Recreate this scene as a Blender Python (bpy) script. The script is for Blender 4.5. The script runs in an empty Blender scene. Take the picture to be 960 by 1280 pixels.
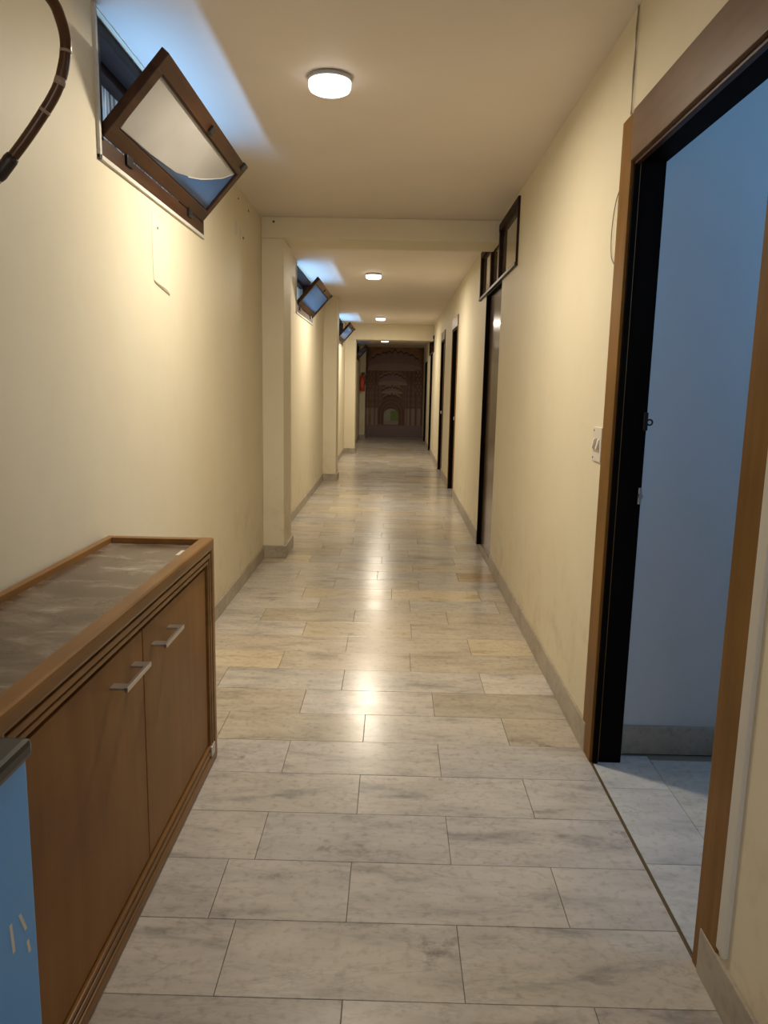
import bpy, bmesh, math, random
from mathutils import Vector, Matrix
random.seed(7)
D = bpy.data
SC = bpy.context.scene
COL = SC.collection
PI = math.pi

# ------------------------------------------------------------------ camera
F_PX, PITCH, ROLL, YAW, CAM_H = 937.95, 0.16583, 0.02052, 0.01056, 1.42
cam_data = D.cameras.new('camera')
cam = D.objects.new('camera', cam_data)
COL.objects.link(cam)
fw = Vector((-math.sin(YAW) * math.cos(PITCH), math.cos(YAW) * math.cos(PITCH), -math.sin(PITCH)))
rt = Vector((math.cos(YAW), math.sin(YAW), 0.0))
up = rt.cross(fw)
r2 = math.cos(ROLL) * rt + math.sin(ROLL) * up
u2 = -math.sin(ROLL) * rt + math.cos(ROLL) * up
M3 = Matrix((r2, u2, -fw)).transposed()
cam.matrix_world = Matrix.Translation((0, 0, CAM_H)) @ M3.to_4x4()
cam_data.sensor_fit = 'VERTICAL'
cam_data.sensor_height = 32.0
cam_data.lens = F_PX / 1280.0 * 32.0
cam_data.clip_start = 0.05
cam_data.clip_end = 200
SC.camera = cam

# ------------------------------------------------------------------ exposure, world, large lights
SC.view_settings.view_transform = 'Standard'
SC.view_settings.look = 'None'
SC.view_settings.gamma = 1.0
SC.view_settings.use_curve_mapping = False
SC.view_settings.exposure = 0.0

world = D.worlds.new('sky')
SC.world = world
world.use_nodes = True
wn = world.node_tree.nodes
wn['Background'].inputs['Color'].default_value = (0.58, 0.76, 1.0, 1)
wn['Background'].inputs['Strength'].default_value = 1.8

def area(name, loc, direction, sx, sy, power, color, spread=180):
    l = D.lights.new(name, 'AREA')
    l.shape = 'RECTANGLE'; l.size = sx; l.size_y = sy
    l.energy = power; l.color = color; l.spread = math.radians(spread)
    o = D.objects.new(name, l); COL.objects.link(o)
    o.location = loc
    o.rotation_euler = Vector(direction).to_track_quat('-Z', 'Y').to_euler()
    return o

# lamp added for daylight from behind, its end wall closed; daylight from the side-room window
area('rear_daylight_fill', (-0.1, -3.2, 1.7), (0.0, 1, -0.22), 1.5, 1.8, 26, (0.97, 0.95, 1.0))
area('side_room_daylight', (2.7, 1.6, 2.25), (-0.75, 0.6, 0.32), 0.9, 0.6, 13, (0.15, 0.50, 1.0))
# sky light thrown up through the tilted fanlights of the left wall
FAN = [(2.80, 4.25, 2.69, 5.5), (8.14, 9.75, 2.69, 6.0), (13.85, 15.38, 2.69, 6.0), (18.45, 19.9, 2.49, 0.8)]
for (a, b, top, pw) in FAN:
    o = area('fanlight_daylight', (-1.125, (a + b) / 2, top - 0.41), (0.62, 0, 1.0), 0.07, b - a - 0.10, pw, (0.30, 0.58, 1.0), 130)
    o.rotation_euler = Matrix((Vector((0.85, 0, -0.527)), Vector((0, 1, 0)), Vector((-0.527, 0, -0.85)))).transposed().to_euler()

LAMP_COL = (1.0, 0.89, 0.71)

# ------------------------------------------------------------------ materials
def nodes(name):
    m = D.materials.new(name); m.use_nodes = True
    nt = m.node_tree
    b = nt.nodes['Principled BSDF']
    return m, nt, b

def N(nt, kind, **kw):
    n = nt.nodes.new(kind)
    for k, v in kw.items():
        if k in n.inputs: n.inputs[k].default_value = v
        else: setattr(n, k, v)
    return n

def L(nt, a, ao, b, bi): nt.links.new(a.outputs[ao], b.inputs[bi])

def coords(nt, scale=(1, 1, 1), rnd=False, kind='Object', rot=(0, 0, 0)):
    mp = N(nt, 'ShaderNodeMapping'); mp.inputs['Scale'].default_value = scale
    mp.inputs['Rotation'].default_value = rot
    if kind == 'World':
        g = N(nt, 'ShaderNodeNewGeometry'); src, out = g, 'Position'
    else:
        src, out = N(nt, 'ShaderNodeTexCoord'), 'Object'
    if rnd:
        oi = N(nt, 'ShaderNodeObjectInfo')
        mu = N(nt, 'ShaderNodeMath', operation='MULTIPLY'); mu.inputs[1].default_value = 57.0
        L(nt, oi, 'Random', mu, 0)
        ad = N(nt, 'ShaderNodeVectorMath', operation='ADD')
        L(nt, src, out, ad, 0); nt.links.new(mu.outputs[0], ad.inputs[1])
        nt.links.new(ad.outputs[0], mp.inputs['Vector'])
    else:
        L(nt, src, out, mp, 'Vector')
    return mp

def ramp(nt, stops):
    r = N(nt, 'ShaderNodeValToRGB')
    e = r.color_ramp.elements
    while len(e) < len(stops): e.new(0.5)
    for i, (p, c) in enumerate(stops):
        e[i].position = p; e[i].color = (*c, 1) if len(c) == 3 else c
    return r

def plain(name, col, rough=0.5, metal=0.0, spec=0.5):
    m, nt, b = nodes(name)
    b.inputs['Base Color'].default_value = (*col, 1)
    b.inputs['Roughness'].default_value = rough
    b.inputs['Metallic'].default_value = metal
    b.inputs['Specular IOR Level'].default_value = spec
    return m

def mix(nt, fac, c1, c2, mode='MIX'):
    m = N(nt, 'ShaderNodeMix', data_type='RGBA', blend_type=mode)
    for sock, v in ((m.inputs[0], fac), (m.inputs[6], c1), (m.inputs[7], c2)):
        if hasattr(v, 'is_output'): nt.links.new(v, sock)
        elif isinstance(v, (int, float)): sock.default_value = v
        else: sock.default_value = (*v, 1)
    return m.outputs[2]

def paint(name, base, var, stain=0.0, rough=0.55, bump=0.06):
    m, nt, b = nodes(name)
    c = coords(nt, (1, 1, 1), kind='World')
    n1 = N(nt, 'ShaderNodeTexNoise', Scale=2.2, Detail=5.0, Roughness=0.6)
    L(nt, c, 'Vector', n1, 'Vector')
    r1 = ramp(nt, [(0.3, (0, 0, 0)), (0.75, (1, 1, 1))]); L(nt, n1, 'Fac', r1, 'Fac')
    col = mix(nt, r1.outputs['Color'], base, var)
    if stain > 0:
        # brown wipe and damp marks of their own shape, thicker where mops and feet reach
        n2 = N(nt, 'ShaderNodeTexNoise', Scale=5.0, Detail=8.0, Roughness=0.7)
        L(nt, c, 'Vector', n2, 'Vector')
        r2_ = ramp(nt, [(0.50, (0, 0, 0)), (0.72, (1, 1, 1))]); L(nt, n2, 'Fac', r2_, 'Fac')
        sx = N(nt, 'ShaderNodeSeparateXYZ'); L(nt, c, 'Vector', sx, 0)
        mr = N(nt, 'ShaderNodeMapRange'); mr.inputs[1].default_value = 0.1; mr.inputs[2].default_value = 0.75
        mr.inputs[3].default_value = 1; mr.inputs[4].default_value = 0.06
        L(nt, sx, 'Z', mr, 0)
        mu = N(nt, 'ShaderNodeMath', operation='MULTIPLY'); L(nt, mr, 0, mu, 0); L(nt, r2_, 'Color', mu, 1)
        mu2 = N(nt, 'ShaderNodeMath', operation='MULTIPLY'); mu2.inputs[1].default_value = stain; L(nt, mu, 0, mu2, 0)
        col = mix(nt, mu2.outputs[0], col, (0.42, 0.31, 0.17))
    nt.links.new(col, b.inputs['Base Color'])
    b.inputs['Roughness'].default_value = rough
    b.inputs['Specular IOR Level'].default_value = 0.3
    n3 = N(nt, 'ShaderNodeTexNoise', Scale=14.0, Detail=4.0); L(nt, c, 'Vector', n3, 'Vector')
    bp = N(nt, 'ShaderNodeBump', Strength=bump, Distance=0.02); L(nt, n3, 'Fac', bp, 'Height')
    L(nt, bp, 'Normal', b, 'Normal')
    return m

def marble(name, light, mid, dark, rough=0.22, accent=None, st=(2.0, 6.5, 2.0)):
    m, nt, b = nodes(name)
    c = coords(nt, (1, 1, 1), rnd=True)
    # every slab is cut from another block: rotate-free random offset, diagonal clouding and fine veins
    c2 = N(nt, 'ShaderNodeMapping'); c2.inputs['Rotation'].default_value = (0, 0, 0.62); c2.inputs['Scale'].default_value = st
    L(nt, c, 'Vector', c2, 'Vector')
    n1 = N(nt, 'ShaderNodeTexNoise', Scale=1.5, Detail=8.0, Roughness=0.66, Distortion=0.25); L(nt, c2, 'Vector', n1, 'Vector')
    r1 = ramp(nt, [(0.30, dark), (0.45, mid), (0.60, light)]); L(nt, n1, 'Fac', r1, 'Fac')
    n2 = N(nt, 'ShaderNodeTexNoise', Scale=1.2, Detail=9.0, Roughness=0.62, Distortion=0.5); L(nt, c2, 'Vector', n2, 'Vector')
    r2_ = ramp(nt, [(0.485, (0, 0, 0)), (0.5, (1, 1, 1)), (0.515, (0, 0, 0))]); L(nt, n2, 'Fac', r2_, 'Fac')
    mu = N(nt, 'ShaderNodeMath', operation='MULTIPLY'); mu.inputs[1].default_value = 0.35; L(nt, r2_, 'Color', mu, 0)
    col = mix(nt, mu.outputs[0], r1.outputs['Color'], accent or dark)
    oi = N(nt, 'ShaderNodeObjectInfo')
    rr = ramp(nt, [(0.0, (0.84, 0.83, 0.82)), (0.35, (1.0, 0.98, 0.96)), (0.7, (0.95, 0.93, 0.88)), (1.0, (1.08, 1.05, 1.02))])
    L(nt, oi, 'Random', rr, 'Fac')
    col = mix(nt, 1.0, col, rr.outputs['Color'], 'MULTIPLY')
    # fine specks of worn polish
    c3 = coords(nt, (1, 1, 1), kind='World')
    n4 = N(nt, 'ShaderNodeTexNoise', Scale=38.0, Detail=3.0); L(nt, c3, 'Vector', n4, 'Vector')
    r4 = ramp(nt, [(0.28, (0.80, 0.77, 0.73)), (0.48, (1, 1, 1))]); L(nt, n4, 'Fac', r4, 'Fac')
    col = mix(nt, 0.85, col, r4.outputs['Color'], 'MULTIPLY')
    # sparse dark stains of the stone itself
    n6 = N(nt, 'ShaderNodeTexNoise', Scale=4.2, Detail=6.0, Roughness=0.7); L(nt, c, 'Vector', n6, 'Vector')
    r6 = ramp(nt, [(0.635, (0, 0, 0)), (0.72, (0.75, 0.75, 0.75))]); L(nt, n6, 'Fac', r6, 'Fac')
    col = mix(nt, r6.outputs['Color'], col, (0.20, 0.185, 0.17))
    nt.links.new(col, b.inputs['Base Color'])
    n5 = N(nt, 'ShaderNodeTexNoise', Scale=5.0, Detail=5.0); L(nt, c3, 'Vector', n5, 'Vector')
    mr = N(nt, 'ShaderNodeMapRange'); mr.inputs[1].default_value = 0.2; mr.inputs[2].default_value = 0.8
    mr.inputs[3].default_value = rough * 0.9; mr.inputs[4].default_value = rough * 1.2
    L(nt, n5, 'Fac', mr, 0); L(nt, mr, 0, b, 'Roughness')
    b.inputs['Specular IOR Level'].default_value = 0.5
    bp = N(nt, 'ShaderNodeBump', Strength=0.02, Distance=0.01); L(nt, n4, 'Fac', bp, 'Height'); L(nt, bp, 'Normal', b, 'Normal')
    return m

def wood(name, c1, c2, rough=0.35, axis='Z', scale=1.0, coat=0.0, spec=0.25):
    m, nt, b = nodes(name)
    b.inputs['Specular IOR Level'].default_value = spec
    s = {'X': (1.2, 22, 22), 'Y': (22, 1.2, 22), 'Z': (22, 22, 1.2)}[axis]
    c = coords(nt, tuple(v * scale for v in s), kind='World')
    n1 = N(nt, 'ShaderNodeTexNoise', Scale=1.0, Detail=6.0, Roughness=0.6, Distortion=0.3); L(nt, c, 'Vector', n1, 'Vector')
    r = ramp(nt, [(0.3, c1), (0.7, c2)]); L(nt, n1, 'Fac', r, 'Fac')
    c_ = coords(nt, (1, 1, 1), kind='World')
    n2 = N(nt, 'ShaderNodeTexNoise', Scale=3.0, Detail=4.0); L(nt, c_, 'Vector', n2, 'Vector')
    r2_ = ramp(nt, [(0.3, (0.78, 0.78, 0.78)), (0.7, (1.1, 1.1, 1.1))]); L(nt, n2, 'Fac', r2_, 'Fac')
    col = mix(nt, 1.0, r.outputs['Color'], r2_.outputs['Color'], 'MULTIPLY')
    nt.links.new(col, b.inputs['Base Color'])
    b.inputs['Roughness'].default_value = rough
    if coat: b.inputs['Coat Weight'].default_value = coat; b.inputs['Coat Roughness'].default_value = 0.03
    bp = N(nt, 'ShaderNodeBump', Strength=0.05, Distance=0.01); L(nt, n1, 'Fac', bp, 'Height'); L(nt, bp, 'Normal', b, 'Normal')
    return m

def emit(name, col, strength):
    m, nt, b = nodes(name)
    b.inputs['Base Color'].default_value = (0.9, 0.88, 0.85, 1)
    b.inputs['Emission Color'].default_value = (*col, 1)
    b.inputs['Emission Strength'].default_value = strength
    return m

def clouded(name, stops, scale, rough=0.4, stretch=(1, 1, 1), spec=0.5):
    m, nt, b = nodes(name)
    c = coords(nt, stretch, kind='World')
    n = N(nt, 'ShaderNodeTexNoise', Scale=scale, Detail=9.0, Roughness=0.65, Distortion=0.5); L(nt, c, 'Vector', n, 'Vector')
    r = ramp(nt, stops); L(nt, n, 'Fac', r, 'Fac')
    L(nt, r, 'Color', b, 'Base Color'); b.inputs['Roughness'].default_value = rough
    b.inputs['Specular IOR Level'].default_value = spec
    return m

M = {}
M['wall'] = paint('cream_wall_paint', (0.79, 0.718, 0.545), (0.75, 0.675, 0.505), stain=0.5)
M['ceiling'] = paint('ceiling_paint', (0.78, 0.705, 0.635), (0.74, 0.665, 0.595), bump=0.03)
M['room_wall'] = paint('white_room_paint', (0.60, 0.60, 0.61), (0.56, 0.56, 0.57), stain=0.15)
M['chip'] = paint('white_plaster', (0.70, 0.68, 0.63), (0.6, 0.58, 0.52))
M['patch'] = paint('patched_plaster', (0.80, 0.725, 0.575), (0.77, 0.70, 0.55))
M['grout'] = plain('grout', (0.24, 0.20, 0.155), 0.9)
M['marble'] = marble('grey_marble', (0.65, 0.61, 0.57), (0.555, 0.52, 0.485), (0.32, 0.31, 0.305))
M['marble_beige'] = marble('beige_marble', (0.60, 0.54, 0.455), (0.52, 0.465, 0.385), (0.35, 0.305, 0.25))
M['marble_yellow'] = marble('yellow_marble', (0.72, 0.635, 0.49), (0.65, 0.56, 0.41), (0.44, 0.33, 0.20), accent=(0.30, 0.17, 0.07))
M['marble_rust'] = marble('rust_stained_marble', (0.55, 0.42, 0.27), (0.45, 0.33, 0.2), (0.32, 0.18, 0.08), accent=(0.3, 0.13, 0.04))
M['marble_blue'] = marble('white_marble', (0.66, 0.66, 0.65), (0.58, 0.58, 0.58), (0.45, 0.46, 0.47))
M['skirting'] = marble('skirting_marble', (0.46, 0.41, 0.34), (0.39, 0.345, 0.28), (0.27, 0.24, 0.19), 0.4, st=(3.0, 2.5, 4.0))
M['veneer'] = wood('cabinet_veneer', (0.235, 0.104, 0.025), (0.31, 0.142, 0.037), 0.42, 'Z', 0.6, spec=0.12)
M['edge_wood'] = wood('cabinet_edge_wood', (0.20, 0.092, 0.024), (0.31, 0.15, 0.044), 0.32, 'Y', 0.7, 0.06, 0.15)
M['cabinet_dark'] = plain('cabinet_gap', (0.012, 0.009, 0.007), 0.8)
M['laminate'] = clouded('marbled_laminate', [(0.30, (0.075, 0.048, 0.032)), (0.50, (0.14, 0.098, 0.07)), (0.60, (0.22, 0.175, 0.14)), (0.70, (0.42, 0.38, 0.34))], 3.2, 0.22, (1.6, 3.2, 1))
M['frame_wood'] = wood('door_frame_wood', (0.175, 0.084, 0.018), (0.25, 0.125, 0.030), 0.45, 'Z', spec=0.12)
M['header_wood'] = wood('door_header_wood', (0.15, 0.083, 0.048), (0.205, 0.118, 0.072), 0.36, 'Y')
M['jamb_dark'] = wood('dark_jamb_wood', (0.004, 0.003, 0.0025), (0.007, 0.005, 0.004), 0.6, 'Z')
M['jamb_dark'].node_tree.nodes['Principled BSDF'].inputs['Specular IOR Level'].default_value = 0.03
M['door_gloss'] = wood('glossy_brown_door', (0.12, 0.07, 0.042), (0.17, 0.10, 0.062), 0.2, 'Z', 0.8, 0.12, 0.25)
M['door_dark'] = wood('dark_red_door', (0.022, 0.010, 0.007), (0.035, 0.016, 0.010), 0.35, 'Z')
M['sash_wood'] = wood('window_sash_wood', (0.030, 0.012, 0.006), (0.075, 0.031, 0.013), 0.4, 'Y')
M['sash_dark'] = wood('window_frame_wood', (0.018, 0.008, 0.006), (0.036, 0.016, 0.011), 0.55, 'Y', spec=0.12)
M['steel'] = plain('brushed_steel', (0.52, 0.49, 0.46), 0.32, 0.9)
M['black_metal'] = plain('black_metal', (0.012, 0.012, 0.013), 0.35, 0.4)
M['lamp_rim'] = plain('lamp_rim', (0.42, 0.45, 0.46), 0.4)
M['lamp'] = emit('lamp_glow', (1.0, 0.93, 0.86), 2.6)
M['lamp_far'] = emit('lamp_glow_dim', (1.0, 0.93, 0.86), 1.6)
M['red'] = plain('red_enamel', (0.60, 0.07, 0.02), 0.35)
M['white_plastic'] = plain('white_plastic', (0.72, 0.68, 0.60), 0.35)
M['grey_plastic'] = plain('grey_plastic', (0.30, 0.26, 0.21), 0.4)
M['wire'] = plain('grey_wire', (0.30, 0.26, 0.19), 0.5)
M['blue'] = clouded('blue_enamel', [(0.3, (0.10, 0.40, 1.0)), (0.7, (0.12, 0.44, 1.0))], 2.0, 0.35)
M['black_lid'] = plain('black_lid', (0.010, 0.011, 0.012), 0.32)
M['cane'] = wood('brown_cane', (0.06, 0.024, 0.008), (0.13, 0.055, 0.018), 0.3, 'Z', 0.5, 0.3)
M['cane_dark'] = plain('dark_ferrule', (0.022, 0.012, 0.009), 0.45)
M['cane_node'] = plain('cane_node', (0.36, 0.27, 0.19), 0.5)
M['brass'] = plain('worn_brass', (0.13, 0.085, 0.035), 0.5, 0.3)
M['plaster_dark'] = plain('nail_head', (0.09, 0.07, 0.05), 0.6)
M['obscure'] = None
def glassy(name, tint, rough, trans=1.0):
    m, nt, b = nodes(name)
    b.inputs['Base Color'].default_value = (*tint, 1)
    b.inputs['Transmission Weight'].default_value = trans
    b.inputs['Roughness'].default_value = rough
    b.inputs['IOR'].default_value = 1.45
    return m
def frosted():
    m, nt, b = nodes('obscured_glass')
    b.inputs['Base Color'].default_value = (0.10, 0.11, 0.12, 1); b.inputs['Roughness'].default_value = 0.06
    tr = N(nt, 'ShaderNodeBsdfTranslucent'); tr.inputs['Color'].default_value = (0.58, 0.64, 0.70, 1)
    mx = N(nt, 'ShaderNodeMixShader'); mx.inputs[0].default_value = 0.62
    L(nt, b, 0, mx, 1); L(nt, tr, 0, mx, 2)
    L(nt, mx, 0, nt.nodes['Material Output'], 'Surface')
    return m
M['glass'] = frosted()
def film_mat():
    m, nt, b = nodes('white_window_film')
    c = coords(nt, (1, 1, 1), kind='World')
    n = N(nt, 'ShaderNodeTexNoise', Scale=5.0, Detail=5.0); L(nt, c, 'Vector', n, 'Vector')
    r = ramp(nt, [(0.3, (0.52, 0.50, 0.47)), (0.7, (0.62, 0.60, 0.57))]); L(nt, n, 'Fac', r, 'Fac')
    L(nt, r, 'Color', b, 'Base Color'); b.inputs['Roughness'].default_value = 0.3
    tr = N(nt, 'ShaderNodeBsdfTranslucent'); tr.inputs['Color'].default_value = (0.8, 0.8, 0.8, 1)
    mx = N(nt, 'ShaderNodeMixShader'); mx.inputs[0].default_value = 0.3
    L(nt, b, 0, mx, 1); L(nt, tr, 0, mx, 2); L(nt, mx, 0, nt.nodes['Material Output'], 'Surface')
    return m
M['film'] = film_mat()
M['film_edge'] = plain('film_edge', (0.80, 0.78, 0.74), 0.4)
def reflect_tint_glass(name, col):
    m, nt, b = nodes(name)
    b.inputs['Base Color'].default_value = (*col, 1)
    b.inputs['Roughness'].default_value = 0.06
    b.inputs['Coat Weight'].default_value = 1.0; b.inputs['Coat Roughness'].default_value = 0.03
    return m
M['transom_glass'] = reflect_tint_glass('cream_reflection_glass', (0.36, 0.30, 0.20))  # beige base colour stands in for the cream corridor mirrored in the panes
def ribbed_mat():
    m, nt, b = nodes('ribbed_sheet')
    c = coords(nt, (1, 30, 1.5), kind='World')
    n = N(nt, 'ShaderNodeTexNoise', Scale=1.5, Detail=6.0); L(nt, c, 'Vector', n, 'Vector')
    r = ramp(nt, [(0.36, (0.06, 0.06, 0.06)), (0.52, (0.42, 0.43, 0.42)), (0.75, (0.72, 0.74, 0.73))]); L(nt, n, 'Fac', r, 'Fac')
    L(nt, r, 'Color', b, 'Base Color'); b.inputs['Roughness'].default_value = 0.4
    tr = N(nt, 'ShaderNodeBsdfTranslucent'); L(nt, r, 'Color', tr, 'Color')
    mx = N(nt, 'ShaderNodeMixShader'); mx.inputs[0].default_value = 0.5
    L(nt, b, 0, mx, 1); L(nt, tr, 0, mx, 2)
    L(nt, mx, 0, nt.nodes['Material Output'], 'Surface')
    return m
M['ribbed'] = ribbed_mat()

# ------------------------------------------------------------------ mesh helpers
def bm_box(bm, x0, x1, y0, y1, z0, z1, bev=0.0):
    ret = bmesh.ops.create_cube(bm, size=1.0)
    vs = ret['verts']
    for v in vs:
        v.co = Vector((x0 + (v.co.x + .5) * (x1 - x0), y0 + (v.co.y + .5) * (y1 - y0), z0 + (v.co.z + .5) * (z1 - z0)))
    if bev > 0:
        es = list({e for v in vs for e in v.link_edges})
        bmesh.ops.bevel(bm, geom=es, offset=bev, segments=2, profile=0.6, affect='EDGES')

def bm_prism(bm, pts, h0, h1, axis='y'):
    """extrude a closed outline between two heights along one axis"""
    def P(a, b, h):
        return {'x': (h, a, b), 'y': (a, h, b), 'z': (a, b, h)}[axis]
    v0 = [bm.verts.new(P(a, b, h0)) for a, b in pts]
    v1 = [bm.verts.new(P(a, b, h1)) for a, b in pts]
    n = len(pts)
    bm.faces.new(v0); bm.faces.new(list(reversed(v1)))
    for i in range(n):
        bm.faces.new((v0[i], v1[i], v1[(i + 1) % n], v0[(i + 1) % n]))

def bm_tube(bm, pts, rad, seg=8, cap=True):
    pts = [Vector(p) for p in pts]
    rings = []
    ref = Vector((0.3, 0.2, 1)).normalized()
    for i, p in enumerate(pts):
        t = (pts[min(i + 1, len(pts) - 1)] - pts[max(i - 1, 0)]).normalized()
        a = t.cross(ref)
        if a.length < 1e-4: a = t.cross(Vector((1, 0, 0)))
        a.normalize(); b = t.cross(a).normalized()
        r = rad[i] if isinstance(rad, (list, tuple)) else rad
        rings.append([bm.verts.new(p + r * (math.cos(2 * PI * k / seg) * a + math.sin(2 * PI * k / seg) * b)) for k in range(seg)])
    for i in range(len(rings) - 1):
        for k in range(seg):
            bm.faces.new((rings[i][k], rings[i][(k + 1) % seg], rings[i + 1][(k + 1) % seg], rings[i + 1][k]))
    if cap:
        bm.faces.new(rings[0]); bm.faces.new(list(reversed(rings[-1])))

def bm_lathe(bm, prof, cx, cy, seg=28):
    """prof: list of (r, z); closed at the ends when r == 0"""
    rings = []
    for r, z in prof:
        if r < 1e-6: rings.append([bm.verts.new((cx, cy, z))])
        else: rings.append([bm.verts.new((cx + r * math.cos(2 * PI * k / seg), cy + r * math.sin(2 * PI * k / seg), z)) for k in range(seg)])
    for a, b in zip(rings, rings[1:]):
        for k in range(seg):
            k2 = (k + 1) % seg
            if len(a) == 1 and len(b) == 1: continue
            if len(a) == 1: bm.faces.new((a[0], b[k], b[k2]))
            elif len(b) == 1: bm.faces.new((a[k], a[k2], b[0]))
            else: bm.faces.new((a[k], a[k2], b[k2], b[k]))

def smooth_path(pts, n=6):
    P = [Vector(p) for p in pts]; out = []
    for i in range(len(P) - 1):
        p0, p1, p2, p3 = P[max(i - 1, 0)], P[i], P[i + 1], P[min(i + 2, len(P) - 1)]
        for k in range(n):
            t = k / n
            out.append(0.5 * ((2 * p1) + (p2 - p0) * t + (2 * p0 - 5 * p1 + 4 * p2 - p3) * t * t + (3 * p1 - p0 - 3 * p2 + p3) * t ** 3))
    out.append(P[-1]); return out

def obj(name, bm, mat, parent=None, smooth=False, kind=None, origin=None):
    bmesh.ops.recalc_face_normals(bm, faces=bm.faces)
    me = D.meshes.new(name)
    if origin is not None:
        bmesh.ops.translate(bm, verts=bm.verts, vec=-Vector(origin))
    bm.to_mesh(me); bm.free()
    if smooth:
        for p in me.polygons: p.use_smooth = True
    me.materials.append(M[mat] if isinstance(mat, str) else mat)
    o = D.objects.new(name, me); COL.objects.link(o)
    if origin is not None: o.location = origin
    if parent is not None:
        o.parent = parent
        # parents are unrotated: keep the part where it was built
        o.location = Vector(o.location) - world_loc(parent)
    if kind: o['kind'] = kind
    return o

def world_loc(o):
    v = Vector(o.location)
    while o.parent is not None:
        o = o.parent; v += Vector(o.location)
    return v

def boxes(name, lst, mat, parent=None, bev=0.0, kind=None, origin=None):
    bm = bmesh.new()
    for b in lst: bm_box(bm, *b, bev=bev)
    return obj(name, bm, mat, parent, kind=kind, origin=origin)

def tag(o, label=None, cat=None, group=None, kind=None):
    if label: o['label'] = label
    if cat: o['category'] = cat
    if group: o['group'] = group
    if kind: o['kind'] = kind
    return o

def empty(name, loc, label, cat=None, group=None, kind=None):
    o = D.objects.new(name, None); COL.objects.link(o)
    o.location = loc; o.empty_display_size = 0.1
    return tag(o, label, cat, group, kind)

# ------------------------------------------------------------------ dimensions
XR, XL, H = 0.792, -1.058, 2.694           # wall planes and ceiling
BR, BL = 0.782, -1.046                     # baseboard faces
Y0, YE = -4.0, 21.2                        # corridor ends
H2 = 2.49                                  # lower ceiling beyond the second beam
YB2 = 16.0
XL2 = -0.945                               # left wall beyond the second beam
WT = 0.24

# ------------------------------------------------------------------ left wall
def wall_with_openings(y0, y1, z1, xa, xb, ops, zbot=-0.1):
    """boxes of a wall along y between xa and xb, minus openings (ya, yb, za, zb)"""
    out = []
    ys = sorted({y0, y1, *[v for o in ops for v in o[:2]]})
    for a, b in zip(ys, ys[1:]):
        mid = (a + b) / 2
        cuts = sorted([(o[2], o[3]) for o in ops if o[0] <= mid <= o[1]])
        z = zbot
        for c0, c1 in cuts:
            if c0 > z + 1e-4: out.append((xa, xb, a, b, z, c0))
            z = max(z, c1)
        if z < z1 - 1e-4: out.append((xa, xb, a, b, z, z1))
    return out

WIN = [(2.80, 4.25, 2.205, 2.69, XL), (8.14, 9.75, 2.18, 2.69, XL), (13.85, 15.38, 2.19, 2.69, XL), (18.45, 19.9, 2.05, 2.485, XL2)]
wl = wall_with_openings(Y0, YB2 + 0.2, H, XL - WT, XL, [w[:4] for w in WIN[:3]])
wl += wall_with_openings(YB2 + 0.2, YE, H, XL2 - WT, XL2, [WIN[3][:4]])
wall_left = tag(boxes('wall_left', wl, 'wall'), 'long cream painted left wall under the tilted fanlights', kind='structure')

def thin_quad_yz(bm, x, pts, t=0.0012):
    bm_prism(bm, pts, x - 0.002, x + t, 'x')
bm = bmesh.new()
thin_quad_yz(bm, XL, [(3.365, 2.135), (3.43, 2.125), (3.60, 2.10), (3.605, 1.97), (3.60, 1.825), (3.55, 1.838), (3.37, 1.855), (3.362, 1.99)], 0.002)
obj('plaster_patch', bm, 'patch', wall_left)
bm = bmesh.new()
thin_quad_yz(bm, XL, [(3.375, 1.857), (3.60, 1.823), (3.60, 1.817), (3.39, 1.846)], 0.0026)
obj('patch_crack', bm, 'wire', wall_left)
for (ya, za, r) in [(3.44, 2.085, 0.006), (5.55, 2.62, 0.009), (5.35, 2.40, 0.010), (5.20, 2.72 - 0.1, 0.006)]:
    bm = bmesh.new(); bm_tube(bm, [(XL - 0.004, ya, za), (XL + 0.004, ya, za)], r, 8)
    obj('nail', bm, 'plaster_dark', wall_left)
for (ya, yb, za, zb) in [(5.07, 5.16, 2.37, 2.47), (5.22, 5.29, 2.37, 2.45)]:
    bm = bmesh.new()
    n = 10
    pts = [((ya + yb) / 2 + (yb - ya) / 2 * math.cos(2 * PI * k / n), (za + zb) / 2 + (zb - za) / 2 * math.sin(2 * PI * k / n)) for k in range(n)]
    thin_quad_yz(bm, XL, pts, 0.0012)
    obj('filler_spot', bm, 'chip', wall_left)

# ------------------------------------------------------------------ right wall
RWIN = [(5.15, 7.30, 2.225, 2.66), (15.70, 17.55, 2.13, 2.47)]
DOORS = [(1.70, 2.72, 2.19), (5.87, 6.82, 2.225), (9.78, 10.62, 2.20), (12.25, 13.12, 2.19), (16.15, 17.10, 2.13), (18.75, 20.0, 2.05)]
ops = [(1.66, 2.76, -0.2, 2.23)] + [(d[0], d[1], -0.2, d[2]) for d in DOORS[1:]] + [w for w in RWIN]
wr = wall_with_openings(Y0, YE, H, XR, XR + 0.12, ops)
wall_right = tag(boxes('wall_right', wr, 'wall'), 'long cream painted right wall with the row of dark doors', kind='structure')

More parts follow.
